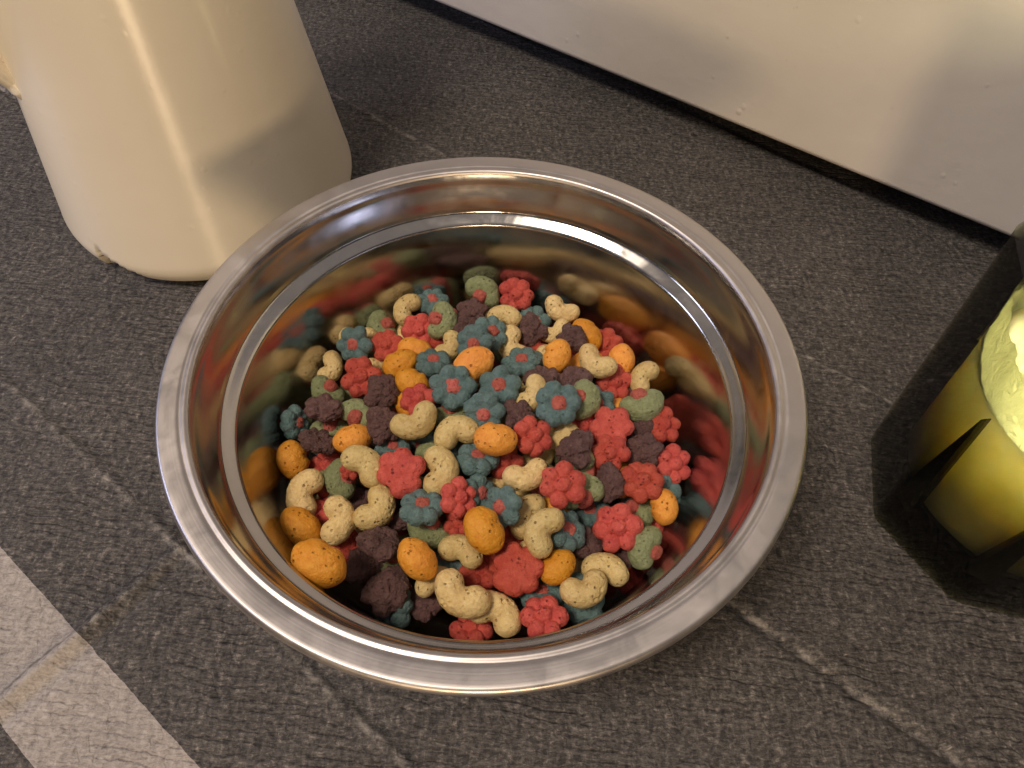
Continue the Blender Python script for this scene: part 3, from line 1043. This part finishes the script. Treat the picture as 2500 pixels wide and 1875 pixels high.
# ------------------------------------------------------------------ where each puff lies
# crop, x, y, kind, turn in degrees, depth layer, size, lean right, lean up (flip with size < 0)
CROPS = {1: (600, 650, 3.687), 2: (1100, 650, 3.687), 3: (600, 1050, 3.687), 4: (1100, 1050, 3.16)}
PUFFS = [
    (1, 1440, 380, 'T', -120, 0.0, 0.90, 0, 0), (1, 1680, 320, 'B', 20, 0.9, 0.9, 0, 0.5), (1, 1750, 490, 'G', 75, 0.0, 0.92, 0, 0),
    (1, 1560, 580, 'R', 10, 0.8, 0.95, 0, 0), (1, 1240, 545, 'G', -60, 0.9, 0.9, 0, 0), (1, 985, 700, 'B', 0, 0.0, 0.95, -0.3, -0.25),
    (1, 1010, 660, 'T', 0, 1.0, 1.0, 0, 0), (1, 1270, 720, 'R', 30, 0.5, 0.9, -0.2, 0.1), (1, 1530, 750, 'O', -15, 0.8, 0.95, 0, 0),
    (1, 1835, 730, 'T', 60, 0.9, 0.85, 0, 0), (1, 1385, 870, 'O', 30, 0.35, 0.95, 0, 0), (1, 1690, 870, 'B', 0, 0.4, 0.9, 0, 1.0),
    (1, 1040, 1000, 'R', 15, 0.0, 1.05, -0.1, 0), (1, 770, 920, 'T', 70, 0.7, 0.9, 0, 0), (1, 1510, 1040, 'O', -30, 0.0, 0.95, 0, 0),
    (1, 1225, 1110, 'P', 50, 0.1, -1.0, 0, 0), (1, 740, 1120, 'G', -40, 0.6, 0.85, 0, 0), (1, 720, 1290, 'P', 10, 0.0, 1.1, 0, 1.6),
    (1, 1010, 1345, 'G', 150, 0.3, 0.85, 0, 0.2), (1, 1230, 1420, 'P', 75, 0.0, -1.02, 0.2, 0), (1, 1560, 1210, 'R', 25, 0.45, 0.9, 0, 0.4),
    (1, 1530, 1410, 'T', 30, 0.0, 1.08, 0, 0), (1, 1865, 1085, 'B', 5, 0.0, 1.08, 0, 0), (1, 1850, 1330, 'G', 20, 0.9, 0.9, 0, 0),
    (1, 1890, 1490, 'T', -160, 0.35, 1.05, 0, 0), (1, 445, 1410, 'B', 90, 0.0, 0.85, 1.7, 0), (1, 650, 1580, 'P', -38, 0.0, 1.0, 0.5, 1.4),
    (1, 760, 1480, 'G', 0, 0.9, 0.9, 0, 0), (1, 960, 1540, 'O', 20, 0.6, 0.95, 0, 0), (1, 1990, 560, 'P', 20, 0.6, 0.9, 0, 0),
    (2, 290, 240, 'G', 145, 0.0, 0.95, 0, 0), (2, 590, 260, 'R', 0, 0.0, 1.0, 0, -0.1), (2, 200, 420, 'P', 30, 0.4, 0.95, 0, 0.3),
    (2, 490, 445, 'T', 170, 0.2, 0.88, 0, 0.5), (2, 995, 400, 'T', -28, 0.0, 1.0, 0, 0), (2, 360, 600, 'B', 30, 0.0, 0.95, 0.5, 0.3),
    (2, 220, 690, 'B', 10, 0.25, 0.95, -0.2, -0.3), (2, 720, 590, 'P', 80, 0.4, 1.0, 0, 0), (2, 550, 720, 'T', -70, 0.9, 1.0, 0, 0),
    (2, 205, 900, 'O', -150, 0.0, 1.08, 0, 0), (2, 640, 870, 'B', 0, 0.0, 0.98, 0, 0.75), (2, 945, 805, 'O', 70, 0.0, 0.98, 0, 0),
    (2, 1100, 650, 'P', 0, 0.6, 0.9, 0, 0), (2, 1235, 610, 'O', -50, 0.5, 1.0, 0, 0), (2, 1305, 870, 'T', -42, 0.0, 1.02, 0, 0.2),
    (2, 1525, 850, 'O', 80, 0.6, 0.95, 0, 0), (2, 1470, 1050, 'R', 15, 0.5, 1.0, 0.2, 0), (2, 1730, 1000, 'T', 240, 0.2, 0.95, 0, 0),
    (2, 1715, 1240, 'G', 20, 0.0, 1.0, 0, 0.55), (2, 810, 1010, 'P', 14, 0.3, 1.05, 0, 1.5), (2, 1120, 1030, 'P', 60, 0.7, 0.95, 0, 0),
    (2, 950, 600, 'T', 30, 1.0, 0.8, 0, 0), (2, 440, 1090, 'B', 25, 0.0, 1.05, 0, 0.2), (2, 300, 1320, 'B', 8, 0.05, 0.98, -0.1, -0.35),
    (2, 740, 1160, 'T', 60, 0.6, 1.0, 0, 0), (2, 970, 1240, 'B', 0, 0.0, 1.08, 0, 0), (2, 1190, 1200, 'G', 80, 0.6, 0.9, 0, 0),
    (2, 1320, 1240, 'B', 40, 0.7, 0.9, 0, 0), (2, 1470, 1290, 'O', 0, 0.9, 0.95, 0, 0), (2, 610, 1355, 'P', -60, 0.0, 0.85, 0, 0),
    (2, 1445, 1440, 'R', -5, 0.0, -1.05, 0, 0.25), (2, 740, 1530, 'R', 40, 0.25, 0.98, 0.3, 0), (2, 405, 1545, 'O', -5, 0.0, 1.0, 0, 0),
    (2, 1690, 1490, 'P', 20, 0.6, 0.8, 0, 0), (2, 1905, 1430, 'R', 70, 0.2, 0.95, 0.4, 0), (2, 1190, 1440, 'R', 0, 0.9, 0.85, 0, 0),
    (3, 440, 270, 'O', -75, 0.0, 1.02, 0.2, 0), (3, 1080, 310, 'T', 135, 0.0, 1.05, 0, 0), (3, 730, 330, 'R', -10, 0.6, 0.85, 0, 0.5),
    (3, 870, 440, 'G', -80, 0.35, 0.9, 0, 0), (3, 935, 365, 'R', 0, 0.0, 0.45, 0, 0), (3, 750, 530, 'G', 120, 0.8, 0.85, 0, 0),
    (3, 1400, 380, 'R', 20, 0.0, -1.12, 0, 0), (3, 1760, 370, 'T', 90, 0.0, 1.12, 0, 0), (3, 520, 570, 'T', -105, 0.2, 1.05, 0, 0),
    (3, 840, 810, 'T', 85, 0.0, 1.02, 0, 0), (3, 1180, 710, 'T', 60, 0.0, 1.05, 0, 0), (3, 1590, 700, 'B', 0, 0.0, 0.98, 0.1, 1.1),
    (3, 1910, 610, 'R', 80, 0.3, 0.9, 0.5, 0), (3, 1650, 890, 'G', -30, 0.5, 0.92, 0, 0), (3, 1910, 840, 'R', 20, 0.6, 0.7, 0, 0.3),
    (3, 510, 860, 'O', -40, 0.0, 1.05, 0, 0), (3, 675, 1190, 'O', -32, 0.0, 1.15, 0, 0), (3, 930, 1050, 'R', 35, 0.7, 0.85, 0, 0.6),
    (3, 1210, 1035, 'P', -15, 0.2, 1.1, 0, 1.3), (3, 1040, 1240, 'P', 30, 0.5, -1.0, 0, 0.3), (3, 1270, 1440, 'P', 15, 0.0, -1.18, 0, 0),
    (3, 1560, 1150, 'O', -48, 0.0, 1.0, 0, 0), (3, 1310, 1200, 'G', 0, 1.0, 0.9, 0, 0), (3, 1950, 1080, 'T', 150, 0.2, 0.95, 0, 0.4),
    (3, 1800, 1160, 'B', -20, 1.0, 0.95, 0, 0.8), (3, 1700, 1350, 'T', 200, 0.6, 0.9, 0, 0), (4, 70, 1280, 'T', -35, 0.0, 1.1, 0, 0),
    (3, 1600, 1580, 'P', 0, 0.6, 0.95, 0, 0.5), (3, 1320, 150, 'B', 0, 0.8, 0.8, 0, 0.4),
    (4, 345, 95, 'O', 0, 0.9, 0.7, 0, 0), (4, 210, 225, 'B', -20, 0.6, 1.0, 0, 1.2), (4, 210, 490, 'B', 80, 0.7, 0.95, 1.0, 0),
    (4, 950, 150, 'P', 30, 0.0, 1.05, 0, 0), (4, 1230, 180, 'R', 50, 0.5, 0.9, 0, 0), (4, 1500, 165, 'P', 20, 0.2, 0.98, 0, 0),
    (4, 1715, 265, 'R', 85, 0.2, 0.95, 0.5, 0), (4, 585, 355, 'T', 17, 0.0, 1.02, 0, 0), (4, 865, 425, 'R', 20, 0.0, 1.02, 0, 0),
    (4, 1015, 490, 'G', 200, 0.5, 0.95, 0, 0), (4, 1235, 410, 'P', 100, 0.0, -0.98, 0, 0), (4, 1475, 400, 'R', 5, 0.0, 1.0, 0, 0.45),
    (4, 1635, 590, 'O', 90, 0.0, 0.88, 0, 0), (4, 580, 650, 'T', 240, 0.6, 0.95, 0, 0), (4, 405, 590, 'B', -40, 0.25, 0.95, -0.7, -0.2),
    (4, 270, 765, 'O', -62, 0.0, 1.08, 0, 0), (4, 705, 775, 'T', -115, 0.1, 1.05, 0, 0), (4, 890, 775, 'B', 55, 0.6, 0.95, 0.8, 0.3),
    (4, 1075, 620, 'B', 0, 1.0, 0.9, 0, 0.3), (4, 1290, 755, 'R', 10, 0.0, 1.1, 0, 0), (4, 1440, 620, 'G', 70, 0.7, 0.9, 0, 0),
    (4, 1510, 905, 'G', -120, 0.0, 0.9, 0.6, -0.3), (4, 1030, 880, 'P', 20, 0.5, 0.95, 0, 0), (4, 520, 1075, 'R', 0, 0.0, -1.14, 0, 0),
    (4, 820, 1045, 'O', 45, 0.2, 0.92, 0, 0), (4, 940, 1090, 'T', 110, 0.8, 0.95, 0, 0), (4, 1200, 1065, 'T', 160, 0.2, 0.98, 0, 0.35),
    (4, 1040, 1235, 'T', 25, 0.0, 1.0, 0, 0.2), (4, 700, 1270, 'B', 8, 0.4, 0.95, 0, 1.5), (4, 350, 1400, 'T', 150, 0.1, 1.08, 0, 0),
    (4, 160, 1540, 'R', -5, 0.3, 0.95, 0, 1.2), (4, 720, 1450, 'R', 5, 0.1, 1.0, 0, 0.8), (4, 780, 600, 'O', 20, 1.0, 0.9, 0, 0),
    (4, 290, 430, 'T', 0, 1.2, 0.9, 0, 0), (4, 420, 240, 'R', 0, 1.1, 0.9, 0, 0), (4, 230, 1090, 'R', 10, 1.0, 0.95, 0, 0.5),
]


def mound(x, y):
    r2 = (x * x + y * y) / 0.064 ** 2
    return -0.0425 + 0.0135 * (1 - min(r2, 1.3))


rng = random.Random(5)
P = []
for (c, x, y, kd, ang, lay, s, lx, ly) in PUFFS:
    cx, cy, sc = CROPS[c]
    px, py = cx + x / sc, cy + y / sc
    d = ray(px, py)
    # meet the heap surface
    t = 0.2
    for _ in range(60):
        q = CAM + d * t
        t += 0.6 * (q[2] - RIM_Z - mound(q[0], q[1])) / -d[2]
    P.append(dict(px=px, py=py, d=d, t=t + lay * 0.0075, t0=t + lay * 0.0075, k=kd, ang=ang, lay=lay, s=s, lx=lx, ly=ly,
                  rad=abs(s) * {'T': 6.0, 'O': 6.0, 'R': 5.5, 'P': 5.2, 'B': 5.2, 'G': 5.6}[kd] * mm))
# ease overlaps by sliding along each line of sight, keep everything inside the steel
n = len(P)
Dm = np.array([p['d'] for p in P])
Tm = np.array([p['t'] for p in P])
T0 = Tm.copy()
Rm = np.array([p['rad'] for p in P])
for it in range(120):
    X = CAM + Dm * Tm[:, None]
    df = X[:, None] - X[None]
    ds = np.linalg.norm(df, axis=2) + np.eye(n)
    ov = np.clip((Rm[:, None] + Rm[None]) * 0.92 - ds, 0, None)
    np.fill_diagonal(ov, 0)
    sign = np.sign(Tm[:, None] - Tm[None])
    Tm = Tm + 0.22 * (ov * sign).sum(1)
    Tm = np.clip(Tm, T0 - 0.005, T0 + 0.012)
    X = CAM + Dm * Tm[:, None]
    for i in range(n):
        z = X[i, 2] - RIM_Z
        lim = wall_r(z) - Rm[i] * 0.72
        r = math.hypot(X[i, 0], X[i, 1])
        if r > lim:
            # slide towards the side where the line of sight is nearer the axis
            Tm[i] -= 0.5 * (r - lim)
            T0[i] = min(T0[i], Tm[i] + 0.003)
X = CAM + Dm * Tm[:, None]
# last resort: push inwards whatever still pokes through the steel
for i in range(n):
    z = X[i, 2] - RIM_Z
    lim = wall_r(z) - Rm[i] * 0.66
    r = math.hypot(X[i, 0], X[i, 1])
    if r > lim:
        X[i, :2] *= lim / r
for p, x in zip(P, X):
    p['loc'] = x


def orient(p, jit):
    v = -p['d']
    n_ = 0.72 * v + 0.28 * np.array([0, 0, 1.0]) + p['lx'] * C_R + p['ly'] * C_U
    n_ = n_ + np.array([rng.uniform(-jit, jit) for _ in range(3)])
    n_ /= np.linalg.norm(n_)
    a = math.radians(p['ang'])
    xa = math.cos(a) * C_R + math.sin(a) * C_U
    if p['s'] < 0:
        n_ = -n_
    xa = xa - n_ * (xa @ n_)
    if np.linalg.norm(xa) < 1e-3:
        xa = np.cross(n_, v)
    xa /= np.linalg.norm(xa)
    ya = np.cross(n_, xa)
    return Matrix(((xa[0], ya[0], n_[0]), (xa[1], ya[1], n_[1]), (xa[2], ya[2], n_[2])))


KIND = dict(T='tan kidney-shaped puff', O='orange oval puff', R='red raspberry puff', P='dark purple grape puff', B='blue flower puff', G='green melon puff')
SHORT = dict(T='tan', O='orange', R='red', P='purple', B='blue', G='green')
GROUP = dict(T='tan kidney puffs in the bowl', O='orange puffs in the bowl', R='red raspberry puffs in the bowl', P='purple grape puffs in the bowl',
             B='blue flower puffs in the bowl', G='green melon puffs in the bowl')


NUM = {2: 'two ', 3: 'three ', 4: 'four ', 5: 'five ', 6: 'six '}


def colour_list(cols):
    """['red', 'red', 'tan'] -> 'two red and tan puffs'"""
    seen = []
    for c in cols:
        if c not in seen:
            seen.append(c)
    txt = ' and '.join(NUM.get(cols.count(c), '') + c for c in seen)
    if len(cols) == 1:
        return ('an ' if txt[0] in 'aeiou' else 'a ') + txt + ' puff'
    return txt + ' puffs'


def make_labels():
    labs = []
    for i, p in enumerate(P):
        d = [(float(np.linalg.norm(p['loc'] - q['loc'])), j) for j, q in enumerate(P) if j != i]
        d.sort()
        near = [j for _, j in d[:6]]
        rels = []
        for j in near:
            dl = P[j]['lay'] - p['lay']
            rels.append(('on' if dl > 0.25 else 'under' if dl < -0.25 else 'beside', SHORT[P[j]['k']]))
        wall = math.hypot(p['loc'][0], p['loc'][1]) > wall_r(p['loc'][2] - RIM_Z) - 0.013
        base = KIND[p['k']]
        if p['k'] == 'R':
            base = 'flat-backed red puff' if p['s'] < 0 else ('tiny red puff' if abs(p['s']) < 0.6 else base)
        if p['k'] == 'P' and p['s'] < 0:
            base = 'rough flat dark purple puff'
        if p['k'] in 'BP' and max(abs(p['lx']), abs(p['ly'])) > 0.9:
            base = ('blue flower puff' if p['k'] == 'B' else 'dark purple puff') + ' seen on edge'
        labs.append((base, wall, rels))
    word = {'on': 'resting on', 'under': 'tucked under', 'beside': 'beside'}

    def text(e, m):
        base, wall, rels = e
        out = base
        by = {}
        order = []
        for r, c in rels[:m]:
            if r not in by:
                order.append(r)
            by.setdefault(r, []).append(c)
        bits = []
        for r in order:
            bits.append(word[r] + ' ' + colour_list(by[r]))
        out += ' ' + ' '.join(bits)
        if wall and len(out.split()) <= 13:
            out += ' near steel wall'
        return out if len(out.split()) <= 16 else base + ' ' + bits[0]
    res = [text(e, 2) for e in labs]
    for m in (3, 4, 5, 6):
        cnt = {}
        for r in res:
            cnt[r] = cnt.get(r, 0) + 1
        for i, r in enumerate(res):
            if cnt[r] > 1:
                tt = text(labs[i], m)
                if len(tt.split()) <= 16:
                    res[i] = tt
    return res


LABELS = make_labels()


def place(kd, loc, rot3, s, label, vi):
    me, core = LIB[kd][vi % len(LIB[kd])]
    o = bpy.data.objects.new(NAME[kd], me)
    o.matrix_world = Matrix.Translation(Vector(loc)) @ rot3.to_4x4() @ Matrix.Scale(s, 4)
    link(o)
    tag(o, label, 'cereal', GROUP[kd])
    if core is not None:
        c = bpy.data.objects.new(CORE_NAME[kd], core)
        c.parent = o
        COL.objects.link(c)
    return o


vc = {k: 0 for k in LIB}
for p, lb in zip(P, LABELS):
    vc[p['k']] += 1
    place(p['k'], p['loc'], orient(p, 0.10), abs(p['s']) * {'T': 0.93, 'O': 0.93, 'R': 0.90, 'P': 1.0, 'B': 0.92, 'G': 1.0}[p['k']], lb, vc[p['k']] * 3 + rng.randrange(2))

# the layer underneath, seen only through the gaps
deep = []
pts = [x for x in X]
tries = 0
rng = random.Random(21)
while len(deep) < 190 and tries < 40000:
    tries += 1
    a = rng.uniform(0, 2 * math.pi)
    r = 0.062 * math.sqrt(rng.random())
    x, y = r * math.cos(a), r * math.sin(a)
    top = mound(x, y) - 0.0065
    z = top - rng.random() ** 1.3 * 0.022
    if z < -0.060 or math.hypot(x, y) > wall_r(z) - 0.0052:
        continue
    q = np.array([x, y, z + RIM_Z])
    A = np.array(pts)
    if np.linalg.norm(A - q, axis=1).min() < 0.0074:
        continue
    pts.append(q)
    deep.append(q)
bpy.context.view_layer.update()
dg = bpy.context.evaluated_depsgraph_get()


def peeks(o):
    """can any bit of this puff be seen through the gaps, from here or a step to the side"""
    vs = o.data.vertices
    mw = o.matrix_world
    for eye in (CAM, CAM + 0.05 * C_R, CAM - 0.05 * C_R):
        e = Vector(eye)
        for vi in range(0, len(vs), 170):
            w = mw @ vs[vi].co
            d = w - e
            L = d.length
            hit = SC.ray_cast(dg, e, d / L, distance=L + 0.001)
            if hit[0] and hit[4] is not None and (hit[4].name == o.name or hit[4].parent == o):
                return True
    return False


made = []
for q in deep:
    kd = rng.choice('TTORRPPBBGG')
    ax = Matrix.Rotation(rng.uniform(0, 6.28), 3, Vector((rng.gauss(0, 1), rng.gauss(0, 1), rng.gauss(0, 1))).normalized())
    near = sorted(P, key=lambda p: np.linalg.norm((p['loc'] - q) * (1, 1, 0.6)))[:4]
    cols = [SHORT[p['k']] for p in near]
    wall = ' near steel wall' if math.hypot(q[0], q[1]) > wall_r(q[2] - RIM_Z) - 0.014 else ''
    o = place(kd, q, ax, 0.95, KIND[kd], rng.randrange(9))
    made.append((o, kd, cols, wall))
bpy.context.view_layer.update()
dg = bpy.context.evaluated_depsgraph_get()
keep = [(m, peeks(m[0])) for m in made]
used = set(LABELS)
for (o, kd, cols, wall), vis in keep:
    if not vis:
        for c in list(o.children):
            bpy.data.objects.remove(c)
        bpy.data.objects.remove(o)
        continue
    for m in (2, 3, 4):
        lb = KIND[kd] + ' buried under ' + colour_list(cols[:m]) + wall
        if lb not in used:
            break
    used.add(lb)
    o['label'] = lb
